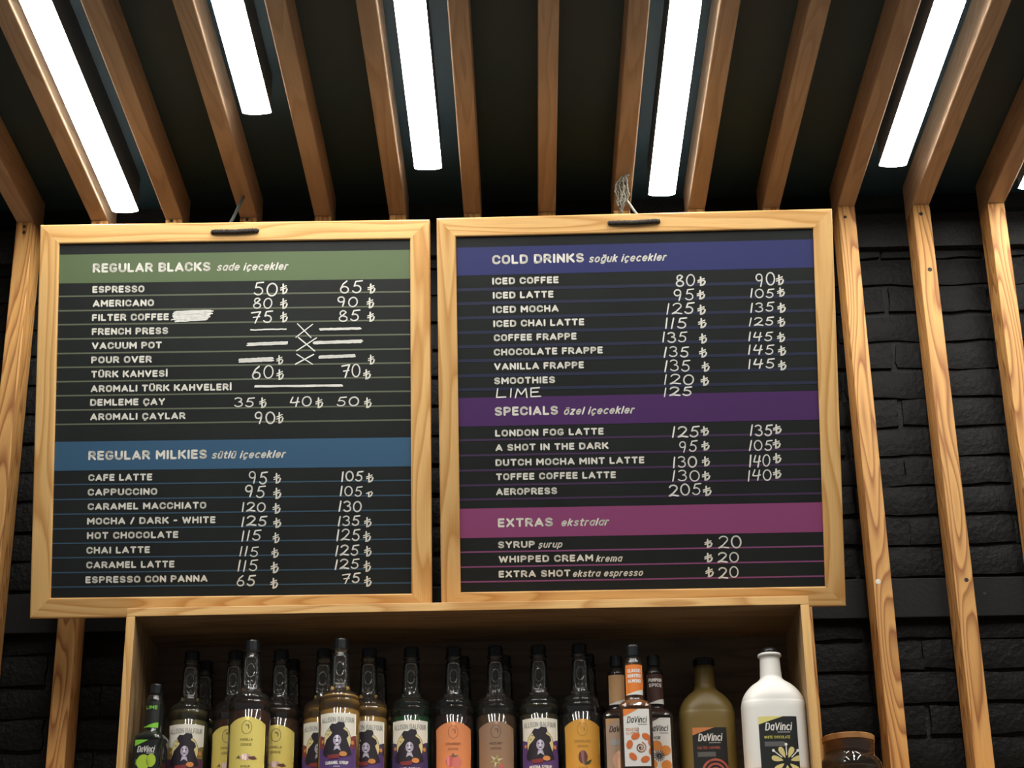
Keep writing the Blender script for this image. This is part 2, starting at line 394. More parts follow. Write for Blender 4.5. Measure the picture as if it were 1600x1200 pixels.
# slats: posts on the wall, joists on the ceiling
SW = .0375
post_me = from_bm(box_bm(SW, PD, ZB - 1.9, .0028, 2), 'wall_slat', PZ)
joist_me = from_bm(box_bm(SW + .001, 2.7, .0855, .0028, 2), 'ceiling_slat', PY)
POSTS = {}
for k in range(-9, 10):
    x = X0 + DX * k
    POSTS[k] = link('wall_slat', post_me, wall, (x, YP + PD / 2, (ZB + 1.9) / 2))
    link('ceiling_slat', joist_me, ceiling, (x, YP + PD - 1.35, ZB + .0855 / 2))
for k, px, py, r, mt in ((4, 1320.5, 339, .0042, M_hole), (5, 1439, 334, .005, M_hole), (5, 1453, 421, .0055, M_hole), (5, 1510, 906, .005, M_hole),
                         (4, 1372, 909, .006, M_plug), (-7, 38, 354, .004, M_hole), (-7, 37.5, 363, .0045, M_hole), (-5, 268, 345, .0045, M_hole), (-4, 386, 343, .0045, M_hole)):
    dot('screw_hole' if mt is M_hole else 'plug', px, py, YP, r, POSTS[k], mt)

# ================================================================== LED FIXTURES
M_led = emission('led_diffuser', (1.0, .965, .90), LED)
M_house = mat('dark_metal_housing', (.03, .035, .038), .5)
def led(xc, yend, length, label):
    w = .0575; zl = ZB - .0005
    t = empty('led_light', (xc, yend - length / 2, ZC))
    tag(t, label, 'light', 'linear LED lights between the ceiling slats')
    h = ZC - zl - .004
    link('housing', from_bm(box_bm(w - .002, length - .002, h, .001), 'housing', M_house), t, (0, 0, -h / 2))
    # diffuser: shallow curved strip closing the housing from below
    bm = bmesh.new()
    prof = [(-w / 2 + w * i / 10, .004 * (1 - math.cos((i / 10 - .5) * math.pi) ** .5 if 0 < i < 10 else 1)) for i in range(11)]
    A = [bm.verts.new((x, -length / 2, z)) for x, z in prof]; B = [bm.verts.new((x, length / 2, z)) for x, z in prof]
    for i in range(10): bm.faces.new((A[i], B[i], B[i + 1], A[i + 1]))
    bm.faces.new(A[::-1]); bm.faces.new(B); bm.faces.new((A[0], A[-1], B[-1], B[0]))
    bmesh.ops.recalc_face_normals(bm, faces=bm.faces)
    link('diffuser', from_bm(bm, 'diffuser', M_led), t, (0, 0, -(ZC - zl)))
    return t
for px0, px1, py, L_, lb in ((175, 217, 332, 1.5, 'white LED strip light reaching almost to the wall, leftmost in the ceiling'),
                             (380, 423, 178.5, 1.5, 'white LED strip light that stops shortest, above the left menu board'),
                             (648, 690, 265, 1.5, 'white LED strip light above the gap between the two menu boards'),
                             (1013, 1055, 306, 1.5, 'white LED strip light above the rope of the right menu board'),
                             (1373, 1417, 260.5, 1.5, 'white LED strip light right of the boards, above the bare wall slats'),
                             (1590, 1634, 296, 1.5, 'white LED strip light of which only a corner shows at the right edge')):
    a = on_plane(px0, py, 2, ZB); b = on_plane(px1, py, 2, ZB)
    led((a.x + b.x) / 2, (a.y + b.y) / 2, L_, lb)

# ================================================================== SHELF BOX
YF = 3.38; BD = .225; TH = .0165
ZT = 1.6 + .9966; ZFL = 1.6 + .9376 - .270           # top of the box, top of its floor
XL, XR = -.7565, .5275
box = empty('wooden_wall_shelf', ((XL + XR) / 2, YF, ZFL - TH))
tag(box, 'open pine box shelf holding the syrup bottles below the menu boards', 'shelf')
bx, bz = box.location.x, box.location.z
def part(name, bm, mt, parent, loc): return link(name, from_bm(bm, name, mt), parent, loc)
def rel(o, x, y, z): return (x - o.location.x, y - o.location.y, z - o.location.z)
wid = XR - XL
part('top_board', box_bm(wid - .0004, BD, TH, .0012), WX, box, rel(box, bx, YF + BD / 2, ZT - TH / 2))
part('bottom_board', box_bm(wid - 2 * TH, BD - .001, TH, .0012), WX, box, rel(box, bx, YF + BD / 2, ZFL - TH / 2))
for x in (XL + TH / 2, XR - TH / 2):
    part('side_board', box_bm(TH, BD, ZT - TH - (ZFL - TH), .0012), WZ, box, rel(box, x, YF + BD / 2, (ZT - TH + ZFL - TH) / 2))
# underside of the top board and inner side faces in a darker brown
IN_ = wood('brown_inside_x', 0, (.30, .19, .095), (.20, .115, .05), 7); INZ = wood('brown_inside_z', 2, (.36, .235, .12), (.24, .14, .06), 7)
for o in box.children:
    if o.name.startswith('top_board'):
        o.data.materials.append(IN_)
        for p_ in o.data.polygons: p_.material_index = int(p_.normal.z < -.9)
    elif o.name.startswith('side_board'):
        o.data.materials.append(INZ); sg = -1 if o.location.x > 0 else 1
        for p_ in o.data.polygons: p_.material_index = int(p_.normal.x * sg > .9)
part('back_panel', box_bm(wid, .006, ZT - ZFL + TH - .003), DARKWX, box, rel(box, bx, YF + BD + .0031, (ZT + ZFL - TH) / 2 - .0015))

low = tag(part('long_shelf_board', box_bm(2.6, .235, .03, .002), WX, None, (0, YP - .1185, ZFL - TH - .0155)), 'long pine board on the wall carrying the box shelf and jar', 'shelf')

# ================================================================== MENU BOARDS
M_slate = mat('chalkboard', (.0105, .0128, .0125), .45, spec=.3, bump=.04, bscale=300, var=.5, vscale=7)
M_print = mat('white_print', (.72, .71, .64), .5)
def chalk_mat():
    M = mat('white_chalk', (.72, .72, .68), .8, var=.18, vscale=500); return M
M_chalk = chalk_mat()
M_smear = liquid('chalk_smear', (.35, .35, .33), .88, (1, 1, 1))
M_rope = mat('black_rope', (.022, .016, .012), .8)
M_rope2 = mat('grey_jute_rope', (.17, .165, .13), .9, var=.4, vscale=300)

class Board:
    def __init__(s, name, label, X, Y, yw, tilt, rl, w, h, fw):
        ex = Vector((math.cos(yw), math.sin(yw), 0)); nb = Vector((-math.sin(yw), math.cos(yw), 0))
        ey = -math.sin(tilt) * nb + math.cos(tilt) * Vector((0, 0, 1))
        s.ex = ex * math.cos(rl) + ey * math.sin(rl); s.ey = -ex * math.sin(rl) + ey * math.cos(rl)
        s.eb = s.ey.cross(s.ex) * 1.0
        s.O = Vector((X, Y, ZT + .0012)); s.w, s.h, s.fw = w, h, fw
        # corner of the lowest end rests on the shelf top
        s.root = empty(name); mm = Matrix((s.ex, s.eb, s.ey)).transposed().to_4x4(); mm.translation = s.O
        s.root.matrix_world = mm
        tag(s.root, label, 'menu board', 'framed chalkboard menus')
        T = .024; s.T = T; s.pd = .0065
        def rail_(name, L, horiz, cu, cv, flip):
            bm = bmesh.new(); a = L / 2; i = L / 2 - fw; q = fw / 2
            pts = [(-a, q), (a, q), (i, -q), (-i, -q)]
            if flip: pts = [(x, -y) for x, y in pts]
            if not horiz: pts = [(y, x) for x, y in pts]
            fr = [bm.verts.new((x, 0, y)) for x, y in pts]; bk = [bm.verts.new((x, T, y)) for x, y in pts]
            bm.faces.new(fr); bm.faces.new(bk[::-1])
            for k in range(4): bm.faces.new((fr[k], bk[k], bk[(k + 1) % 4], fr[(k + 1) % 4]))
            bmesh.ops.recalc_face_normals(bm, faces=bm.faces)
            es = [e for e in bm.edges if all(v.co.y < .001 for v in e.verts) and ((abs(e.verts[0].co.z - e.verts[1].co.z) < 1e-6) if horiz else (abs(e.verts[0].co.x - e.verts[1].co.x) < 1e-6))]
            bmesh.ops.bevel(bm, geom=es, offset=.0032, segments=3, affect='EDGES', profile=.55)
            return link(name, from_bm(bm, name, WX if horiz else WZ), s.root, (cu, 0, cv))
        Wd = w + 2 * fw; Hd = h + 2 * fw
        rail_('frame_rail', Wd, True, 0, Hd - fw / 2, False)
        rail_('frame_rail', Wd, True, 0, fw / 2, True)
        rail_('frame_rail', Hd, False, -Wd / 2 + fw / 2, Hd / 2, True)
        rail_('frame_rail', Hd, False, Wd / 2 - fw / 2, Hd / 2, False)
        part('chalkboard_panel', box_bm(w + .008, .006, h + .008), M_slate, s.root, (0, s.pd + .003, h / 2 + fw))
    def uv(s, px, py):
        d = ray(px, py); n = s.eb; o = s.O + n * s.pd
        t = (o - CAM).dot(n) / d.dot(n); q = CAM + d * t - o
        return q.dot(s.ex), q.dot(s.ey)
    def flat(s, name, V, Fc, mt, layer):
        me = bpy.data.meshes.new(name); y = s.pd - .0003 * layer
        me.from_pydata([(a, y, b) for a, b in V], [], [f for f in Fc]); me.materials.append(mt); me.update()
        return link(name, me, s.root)
    def band(s, px, y0, y1, mt, name='header_band', layer=1):
        v0 = s.uv(px, y1)[1]; v1 = s.uv(px, y0)[1]; a = s.w / 2 - .0002
        return s.flat(name, [(-a, v0), (a, v0), (a, v1), (-a, v1)], [(0, 1, 2, 3)], mt, layer)
    def line(s, px, yc, th, mt): return s.band(px, yc - th / 2, yc + th / 2, mt, 'rule_line')
    def text(s, body, x0, x1, yc, capx, weight=.25, shear=0, name='printed_line'):
        a = s.uv(x0, yc); b = s.uv(x1, yc + (x1 - x0) * -.012)
        cap = abs(s.uv(x0, yc - capx / 2)[1] - s.uv(x0, yc + capx / 2)[1])
        V, Fc = fit_text(body, a[0], b[0], a[1] - cap / 2, cap, weight=weight, shear=shear)
        return s.flat(name, V, Fc, M_print, 2)
    def hand(s, txt, x0, x1, y0, y1, w=2.1):
        a = s.uv(x0, y1); b = s.uv(x1, y0)
        V, Fc = handwriting(txt, a[0], b[0], a[1], b[1], w * .00124)
        return s.flat('chalk_writing', V, Fc, M_chalk, 3)
    def lira(s, x0, x1, y0, y1, full=True):
        a = s.uv(x0, y1); b = s.uv(x1, y0); V, Fc = lira(a[0], b[0], a[1], b[1], full)
        return s.flat('lira_sign', V, Fc, M_print, 2)
    def dash(s, x0, x1, y, th):
        V, Fc = [], []; n = 14
        for j in range(max(1, int(th / 1.6))):
            off = (j - (int(th / 1.6) - 1) / 2) * 1.5
            P = []
            for i in range(n + 1):
                t = i / n; x = x0 + (x1 - x0) * t + random.uniform(-1, 1) * (j > 0) * 2
                P.append(s.uv(x, y + off - 2.5 * (t - .5) * (1 if th > 4 else .6) + random.uniform(-.35, .35)))
            ribbon(P, 2.1 * .00124, V, Fc)
        return s.flat('chalk_stroke', V, Fc, M_chalk, 3)
    def rope(s, x0, x1, y0, y1):
        a = s.uv(x0, y0); b = s.uv(x1, y1)
        P = [(a[0], .006, a[1]), (a[0] + .001, -.0025, a[1]), (a[0] + .006, -.0042, a[1]), ((a[0] + b[0]) / 2, -.0042, (a[1] + b[1]) / 2 - .0012), (b[0] - .006, -.0042, b[1]), (b[0] - .001, -.0025, b[1]), (b[0], .006, b[1])]
        link('rope', from_bm(rope_bm(P, .0050, .014, 3), 'rope', M_rope), s.root, smooth=True)
    def local(s, p):
        q = Vector(p) - s.O; return (q.dot(s.ex), q.dot(s.eb), q.dot(s.ey))

# ---- left board
LB = Board('menu_board', 'pine framed chalkboard menu with green and blue headings, left of the pair', -.572, 3.4505, -.0019, .2534, -.0064, .6959, .6981, .0387)
M_green = mat('green_print', (.085, .125, .055), .45); M_gline = mat('green_line', (.10, .115, .075), .45)
M_blue = mat('blue_print', (.028, .085, .16), .45); M_bline = mat('blue_line', (.028, .065, .105), .45)
LB.band(92, 398, 443, M_green); LB.band(85, 690.5, 735.8, M_blue)
for y in (463.3, 485.8, 507.5, 530, 552.5, 574.3, 596.5, 618.5, 641, 663.3): LB.line(90, y, 2.4, M_gline)
for y in (757.5, 780.8, 803.8, 826.5, 849.2, 871.8, 895, 917.5): LB.line(84, y, 2.2, M_bline)
LB.text('REGULAR BLACKS', 145, 329, 419, 14.5, .235); LB.text('sade içecekler', 339, 451, 417.5, 12, .19, .28)
LB.text('REGULAR MILKIES', 138, 323.5, 712, 14.5, .235); LB.text('sütlü içecekler', 331, 447, 711, 12, .19, .28)
for t, a, b, y in (('ESPRESSO', 144.5, 225.8, 452.5), ('AMERICANO', 145, 240.8, 474.3), ('FILTER COFFEE', 143.8, 264, 496.5), ('FRENCH PRESS', 143.5, 263, 518.3), ('VACUUM POT', 143.5, 253, 540.5),
                   ('POUR OVER', 142.5, 237.5, 562.5), ('TÜRK KAHVESİ', 142.5, 262, 585), ('AROMALI TÜRK KAHVELERİ', 141.8, 362, 607.5), ('DEMLEME ÇAY', 140.8, 258, 629), ('AROMALI ÇAYLAR', 141, 290, 651.5),
                   ('CAFE LATTE', 138, 238, 746.5), ('CAPPUCCINO', 137, 246, 769.2), ('CARAMEL MACCHIATO', 137, 322.5, 791.7), ('MOCHA / DARK - WHITE', 136, 337, 814.5), ('HOT CHOCOLATE', 135.8, 279, 837),
                   ('CHAI LATTE', 135, 234.5, 860), ('CARAMEL LATTE', 134.8, 272.8, 883), ('ESPRESSO CON PANNA', 133.5, 324.5, 906)):
    LB.text(t, a, b, y, 10.8)
for t, a, b, c, d in (('50', 396, 434, 442, 462), ('65', 531, 566, 439, 458), ('80', 395.5, 425.5, 466, 482), ('90', 527.5, 559, 464, 479), ('75', 393, 426, 486, 504), ('85', 529, 562, 485, 502),
                      ('X', 463, 488, 505, 527), ('X', 464, 494, 526, 548), ('X', 462, 490, 553, 569.5), ('60', 394, 427.5, 572, 592), ('70', 534.5, 563, 570, 590),
                      ('35', 366, 397.5, 621, 635), ('40', 453, 487, 620, 635), ('50', 526, 561, 621, 635), ('90', 398, 430, 643, 661),
                      ('95', 389, 418, 737, 755.5), ('105', 533, 567, 737, 752), ('95', 383, 414.5, 759, 777), ('105', 531, 566, 760, 775), ('120', 377.5, 415, 785, 799), ('130', 529, 565, 783, 799),
                      ('125', 377, 417, 807, 822), ('135', 528, 562, 806, 821), ('115', 377, 408, 829, 845), ('125', 525.5, 562.5, 827, 844.5), ('115', 374, 404, 854, 869), ('125', 524, 560.5, 852, 868),
                      ('115', 371, 403, 875.5, 892.5), ('125', 523, 561, 874, 889), ('65', 370, 399, 899, 915), ('75', 535, 562.5, 896, 911)):
    LB.hand(t, a, b, c, d, 1.7 if t == 'X' else 2.1)
for a, b, c, d in ((438, 450, 444, 460), (574.5, 587, 444, 459), (438, 450, 467, 483), (573, 585, 466, 482), (438, 450, 488, 504), (574, 586, 488, 503), (432, 443, 556, 570), (575, 586, 555, 570),
                   (432, 444, 578, 594), (567.5, 580, 578, 593), (405, 417, 622, 638), (493, 505.5, 622, 638), (569, 581, 622, 638), (432, 443.5, 645, 662),
                   (427.5, 439.5, 740, 756), (572, 584, 740, 754), (427, 440, 763, 780), (426, 439, 787, 803), (427, 440, 810, 825), (569, 581, 809, 824), (426, 437.5, 833, 849), (567.5, 580, 831, 847),
                   (424, 436, 857, 872), (569, 581, 854, 870), (423, 436, 879, 896), (568, 580, 877, 894), (422.5, 435, 904, 920), (569, 581, 901, 917)):
    LB.lira(a, b, c, d)
LB.lira(572, 583, 763, 777, False)
for a, b, y, th in ((392, 447, 515, 3), (499.5, 562.5, 514, 3.4), (387, 449, 537, 5.5), (491, 565, 534.5, 5), (374, 426, 562.5, 6.5), (499, 554, 557, 5), (399, 534, 603, 3.4)): LB.dash(a, b, y, th)
# the rubbed-over chalk patch behind FILTER COFFEE
V_, F_ = [], []
for j in range(11):
    y = 487 + j * 1.5; a = 272 - 2 * math.sin(j * .5) + random.uniform(-2, 3); b = 325 + random.uniform(-3, 3) + (5 if j < 4 else 0)
    ribbon([LB.uv(a + (b - a) * i / 6, y + random.uniform(-.6, .6) - 2 * i / 6) for i in range(7)], .0026, V_, F_)
ribbon([LB.uv(268, 500), LB.uv(275, 497)], .002, V_, F_); ribbon([LB.uv(322, 489), LB.uv(333, 486)], .0022, V_, F_)
LB.flat('chalk_patch', V_, F_, M_chalk, 3)
LB.rope(333, 403, 364, 362)
# hanging rope up to the ceiling slat
def hang(B, lo, hi, r, mt):
    a = Vector((*B.uv(*lo), 0)); p0 = Vector((a.x, B.T + .002, B.h + 2 * B.fw - .022)); p1 = Vector(B.local(on_plane(*hi, 2, ZB - .003)))
    path = [p0 + Vector((0, .002, -.03)), p0, p0.lerp(p1, .5) + Vector((0, 0, -.004)), p1, p1 + Vector((0, .004, .002))]
    link('hanging_rope', from_bm(rope_bm(path, r, .012, 3), 'hanging_rope', mt), B.root, smooth=True)
    return p1
hang(LB, (346, 352), (380, 308), .0034, mat('dark_grey_rope', (.06, .065, .06), .9))

# ---- right board
RB = Board('menu_board', 'pine framed chalkboard menu with navy, purple and pink headings, right of the pair', .2199, 3.4548, -.0362, .2977, -.0123, .6998, .6961, .0379)
M_navy = mat('navy_print', (.018, .023, .110), .45); M_nline = mat('navy_line', (.012, .016, .042), .45)
M_purp = mat('purple_print', (.054, .014, .092), .45); M_pline = mat('purple_line', (.042, .02, .06), .45)
M_pink = mat('pink_print', (.22, .045, .14), .45); M_kline = mat('pink_line', (.19, .055, .15), .45)
RB.band(720, 387, 430.7, M_navy); RB.band(720, 622, 666.7, M_purp); RB.band(721, 795, 841, M_pink)
for y in (453, 474.7, 497.2, 520, 542, 564, 587.5, 609): RB.line(720, y, 4.8, M_nline)
for y in (688, 712, 735.6, 758.8, 781): RB.line(720, y, 3.2, M_pline)
for y in (863, 886.3, 909.5): RB.line(721, y, 2.4, M_kline)
RB.text('COLD DRINKS', 769, 912.5, 406, 14.5, .235); RB.text('soğuk içecekler', 920, 1042, 404.5, 12, .19, .28)
RB.text('SPECIALS', 773, 872, 643, 14, .235); RB.text('özel içecekler', 881, 992, 642.5, 12, .19, .28)
RB.text('EXTRAS', 777.7, 864, 817, 14, .235); RB.text('ekstralar', 877, 952, 816.5, 12, .19, .28)
for t, a, b, y in (('ICED COFFEE', 769, 873, 439.5), ('ICED LATTE', 770, 865, 461.7), ('ICED MOCHA', 770, 873, 484), ('ICED CHAI LATTE', 770.7, 913, 506), ('COFFEE FRAPPE', 771.5, 901, 528),
                   ('CHOCOLATE FRAPPE', 771.5, 942, 550.5), ('VANILLA FRAPPE', 772, 912.5, 573), ('SMOOTHIES', 772, 867.5, 595.3), ('LONDON FOG LATTE', 773.5, 943.5, 677), ('A SHOT IN THE DARK', 774, 951, 699.6),
                   ('DUTCH MOCHA MINT LATTE', 774, 1007, 723), ('TOFFEE COFFEE LATTE', 775, 962.5, 745.2), ('AEROPRESS', 775, 870.7, 768.5), ('SYRUP', 778, 836, 851.3), ('WHIPPED CREAM', 779, 927, 874), ('EXTRA SHOT', 779, 891.6, 897.2)):
    RB.text(t, a, b, y, 10.8)
for t, a, b, y in (('şurup', 841, 879, 851), ('krema', 931, 973, 873), ('ekstra espresso', 895, 1005, 896.5)): RB.text(t, a, b, y, 10.5, .19, .28)
for t, a, b, c, d in (('LIME', 775, 844.5, 606.5, 622.5), ('80', 1056, 1085.5, 429, 447), ('90', 1181, 1210.5, 427, 447), ('95', 1053, 1084, 451.5, 469), ('105', 1172, 1209, 451, 465), ('125', 1041, 1084, 473, 490.5), ('135', 1172, 1209, 473, 487.5),
                      ('115', 1038.5, 1073, 496.5, 513), ('125', 1170, 1208.5, 496, 509), ('135', 1034.5, 1073, 518.5, 534.5), ('145', 1169, 1207, 518.5, 532.5), ('135', 1037, 1076, 542, 558), ('145', 1168.5, 1209, 539, 554),
                      ('135', 1038, 1078, 562.5, 580), ('145', 1168.5, 1210, 561, 576), ('120', 1037, 1084, 585, 601), ('125', 1036.5, 1081, 605, 619), ('125', 1050, 1092, 666, 683), ('135', 1172, 1206.5, 664, 681),
                      ('95', 1061.5, 1089, 689, 706), ('105', 1170.5, 1206.5, 688, 704), ('130', 1051, 1088.5, 713.5, 730.5), ('140', 1170.5, 1203, 710.5, 729), ('130', 1050, 1093, 735, 752), ('140', 1168, 1205, 734, 751),
                      ('205', 1045, 1095, 756.5, 774.5), ('20', 1122.5, 1158, 837.5, 856.5), ('20', 1121.5, 1154, 863.5, 879), ('20', 1122.5, 1153.5, 886, 903)):
    RB.hand(t, a, b, c, d)
for a, b, c, d in ((1090, 1103, 433, 447), (1212.5, 1225, 430, 446), (1089, 1102, 454, 468), (1214.5, 1226.5, 450, 464), (1090, 1103, 477, 492), (1215, 1228, 474, 489), (1091, 1104, 498, 513), (1215, 1227, 496, 511),
                   (1092.5, 1105, 522, 537), (1214.5, 1227, 520, 535), (1092.5, 1105, 544, 559), (1216, 1228.5, 541, 556), (1096.5, 1109, 566, 581), (1216, 1229, 564, 579), (1095, 1108, 588, 603),
                   (1095, 1108, 667, 681), (1208, 1221.5, 664, 678), (1096, 1109, 690, 704), (1207.5, 1220, 687, 701), (1097, 1109.5, 714, 729), (1208, 1221, 709, 724), (1097, 1110, 737, 751), (1208, 1221, 733, 748),
                   (1098.5, 1112, 760, 775), (1101, 1113.5, 843, 856), (1101, 1114, 865, 879), (1102.5, 1115.5, 887, 902)):
    RB.lira(a, b, c, d)
RB.rope(952, 1029, 350, 347)
p1 = hang(RB, (1012, 335), (972, 302), .0026, M_rope2)
# frayed knot and loose loops under the slat
bm = bmesh.new(); top = Vector(RB.local(on_plane(976, 276, 2, ZB - .004)))
for i in range(16):
    a = random.uniform(-.024, .008); L_ = random.uniform(.050, .080); ph = random.uniform(0, 6); b_ = random.uniform(-.006, .008)
    P = [top + Vector((random.uniform(-.004, .004), 0, .002)), top + Vector((a * .7, b_, -.010)), top + Vector((a * 1.0 + .003 * math.sin(ph), b_, -L_ * .35)), top + Vector((a * .95 + .003 * math.sin(ph + 2), b_, -L_ * .6)), top + Vector((a * .6 - .006 + .003 * math.sin(ph + 4), b_ * .5, -L_ * .85)), top + Vector((a * .4 - .008, b_ * .5, -L_))]
    P = smooth_prof([tuple(q) for q in P], 5)
    P = [(x + .0012 * math.sin(k * 1.9 + ph), y, z + .0008 * math.cos(k * 1.9)) for k, (x, y, z) in enumerate(P)]
    tube_bm(P, .0016, 5, bm)
ribs = []
rope_bm([top + Vector((0, 0, .003)), top + Vector((.002, -.003, -.012)), p1 + Vector((.002, -.002, .004)), p1], .0034, .012, 3, 5, bm)
tube_bm([top + Vector((-.004, 0, 0)), top + Vector((.004, -.002, .001)), top + Vector((.010, -.002, .004))], .002, 5, bm)
link('frayed_knot', from_bm(bm, 'frayed_knot', M_rope2), RB.root, smooth=True)

# ================================================================== BOTTLES
M_cap = mat('black_cap', (.008, .010, .012), .35, bump=.0)
GLASS = glass('clear_bottle', bump=.22); GLASS2 = glass('clear_bottle_plain')
CREAM = mat('label_cream', (.82, .79, .69), .5)
def flat_shapes(shapes, a, b, n, off, step=.005):
    """shapes: (verts2d, faces, material, layer) laid on a superellipse wall of half axes a, b"""
    bm = bmesh.new(); mats = []
    for V, Fc, mt, layer in shapes:
        if mt not in mats: mats.append(mt)
        t = bmesh.new(); vv = [t.verts.new((x, 0, z)) for x, z in V]
        for f in Fc:
            try: t.faces.new([vv[i] for i in f])
            except ValueError: pass
        bmesh.ops.triangulate(t, faces=t.faces)
        lo = min(x for x, z in V); hi = max(x for x, z in V); k = math.ceil(lo / step)
        while k * step < hi:
            bmesh.ops.bisect_plane(t, geom=list(t.verts) + list(t.edges) + list(t.faces), plane_co=(k * step, 0, 0), plane_no=(1, 0, 0)); k += 1
        base = len(bm.verts); idx = {}
        for v in t.verts:
            x = max(-a * .97, min(a * .97, v.co.x))
            if n == 2:
                th = x / a; X, Y = a * math.sin(th), -b * math.cos(th); nn = Vector((math.sin(th), -math.cos(th), 0))
            else:
                q = (1 - (abs(x) / a) ** n) ** (1 / n); X, Y = x, -b * q; nn = Vector((0, -1, 0))
            idx[v] = bm.verts.new(Vector((X, Y, v.co.z)) + nn * (off + layer * .00022))
        for f in t.faces:
            try:
                g = bm.faces.new([idx[v] for v in f.verts]); g.material_index = mats.index(mt); g.smooth = True
            except ValueError: pass
        t.free()
    bm.normal_update()
    for f in bm.faces:
        if f.normal.y > 0: f.normal_flip()
    return bm, mats
def rect(x0, x1, z0, z1): return [(x0, z0), (x1, z0), (x1, z1), (x0, z1)], [(0, 1, 2, 3)]
def poly(pts): return list(pts), [tuple(range(len(pts)))]
def ell(cx, cz, rx, rz, n=24): return poly([(cx + rx * math.cos(2 * math.pi * i / n), cz + rz * math.sin(2 * math.pi * i / n)) for i in range(n)])
def ring2(cx, cz, rx, rz, w, n=24):
    V = [(cx + (rx + s * w) * math.cos(2 * math.pi * i / n), cz + (rz + s * w) * math.sin(2 * math.pi * i / n)) for s in (0, 1) for i in range(n)]
    return V, [(i, (i + 1) % n, n + (i + 1) % n, n + i) for i in range(n)]
def txt(body, cx, cz, width, cap, **kw): return fit_text(body, cx - width / 2, cx + width / 2, cz - cap / 2, cap, **kw)
def spiral(cx, cz, r, turns, w):
    V, Fc = [], []; n = int(turns * 16)
    ribbon([(cx + r * i / n * math.cos(2 * math.pi * turns * i / n), cz + r * i / n * math.sin(2 * math.pi * turns * i / n)) for i in range(n + 1)], w, V, Fc); return V, Fc

# round syrup bottle -------------------------------------------------
R_ = .0388; HB = .270
HS = -.0125
PROF = [(.030, 0), (.0365, .002), (R_, .008), (R_, .130), (R_ - .0014, .1315), (R_ - .0014, .134), (R_, .1365), (R_, .146), (.0382, .1500), (.0368, .1545), (.0375, .1555), (.0362, .1590), (.0335, .1632), (.0298, .1664), (.0255, .1690), (.0215, .1715), (.0190, .177), (.0180, .186), (.0166, .215), (.0158, .236), (.0150, .2405), (.0128, .2435), (.0128, .2465), (.0165, .2475), (.0165, .250), (.0135, .251), (.0135, .2535)]
bottle_me = from_bm(lathe_bm(PROF, 40), 'bottle_glass', [GLASS2, GLASS])
for p in bottle_me.polygons: p.use_smooth = True; p.material_index = int(.170 < p.center.z < .240)
# raised panel outline and a loop moulded into the neck glass
GLASS_R = glass('clear_relief', (.9, .9, .88), ior=2.3, haze=.12)
def neck_r(z): return .0180 + (.0158 - .0180) * (z - .186) / (.236 - .186) if z > .186 else .0180 + (.186 - z) * .09
def relief_mesh():
    bm = bmesh.new()
    def path(L):
        out = []
        for u, z in L:
            r = neck_r(z) + .0003; th = u / r; out.append((r * math.sin(th), -r * math.cos(th), z))
        return out
    n = 40; L = []
    for i in range(n + 1):
        a = 2 * math.pi * i / n; c, q = math.cos(a), math.sin(a); k = (abs(c) ** 6 + abs(q) ** 6) ** (-1 / 6)
        L.append((.0115 * c * k, .209 + .027 * q * k))
    tube_bm(path(L), .0011, 6, bm)
    tube_bm(path([(.0075 * math.cos(t * .45), .212 + .012 * math.sin(t * .45) - .004 * t / 14) for t in range(15)]), .0009, 6, bm)
    tube_bm(path([(-.006 + .012 * t / 8, .188 + .003 * math.sin(t * 1.3)) for t in range(9)]), .0009, 6, bm)
    me = from_bm(bm, 'neck_relief', GLASS_R)
    for p in me.polygons: p.use_smooth = True
    return me
relief_me = relief_mesh()
def cap_mesh(r, h, seg=28):
    bm = lathe_bm([(r, 0), (r, h * .86), (r * .93, h)], seg)
    for i, v in enumerate(bm.verts):
        if v.co.z < h * .9 and (i % 2): v.co.x *= .97; v.co.y *= .97
    return from_bm(bm, 'cap', M_cap)
cap_me = cap_mesh(.0148, .0185)
def liquid_mesh(level, mt):
    pr = [(r - .0013, max(z, .0015)) for r, z in PROF if z < level]
    # radius at the level
    for (ra, za), (rb, zb) in zip(PROF, PROF[1:]):
        if za <= level <= zb and zb > za: pr.append((ra + (rb - ra) * (level - za) / (zb - za) - .0013, level))
    me = from_bm(lathe_bm(pr, 40), 'syrup', mt)
    for p in me.polygons: p.use_smooth = True
    return me
DARKP = mat('print_dark', (.018, .012, .02), .5); LILAC = mat('print_lilac', (.42, .38, .48), .5); PALEY = mat('print_pale_yellow', (.72, .62, .30), .5)
GREYT = mat('print_grey', (.36, .36, .34), .5); WHITEP = mat('print_white', (.78, .76, .72), .5); REDP = mat('print_red', (.22, .03, .03), .5); ORANGE = mat('print_orange', (.65, .27, .08), .5)
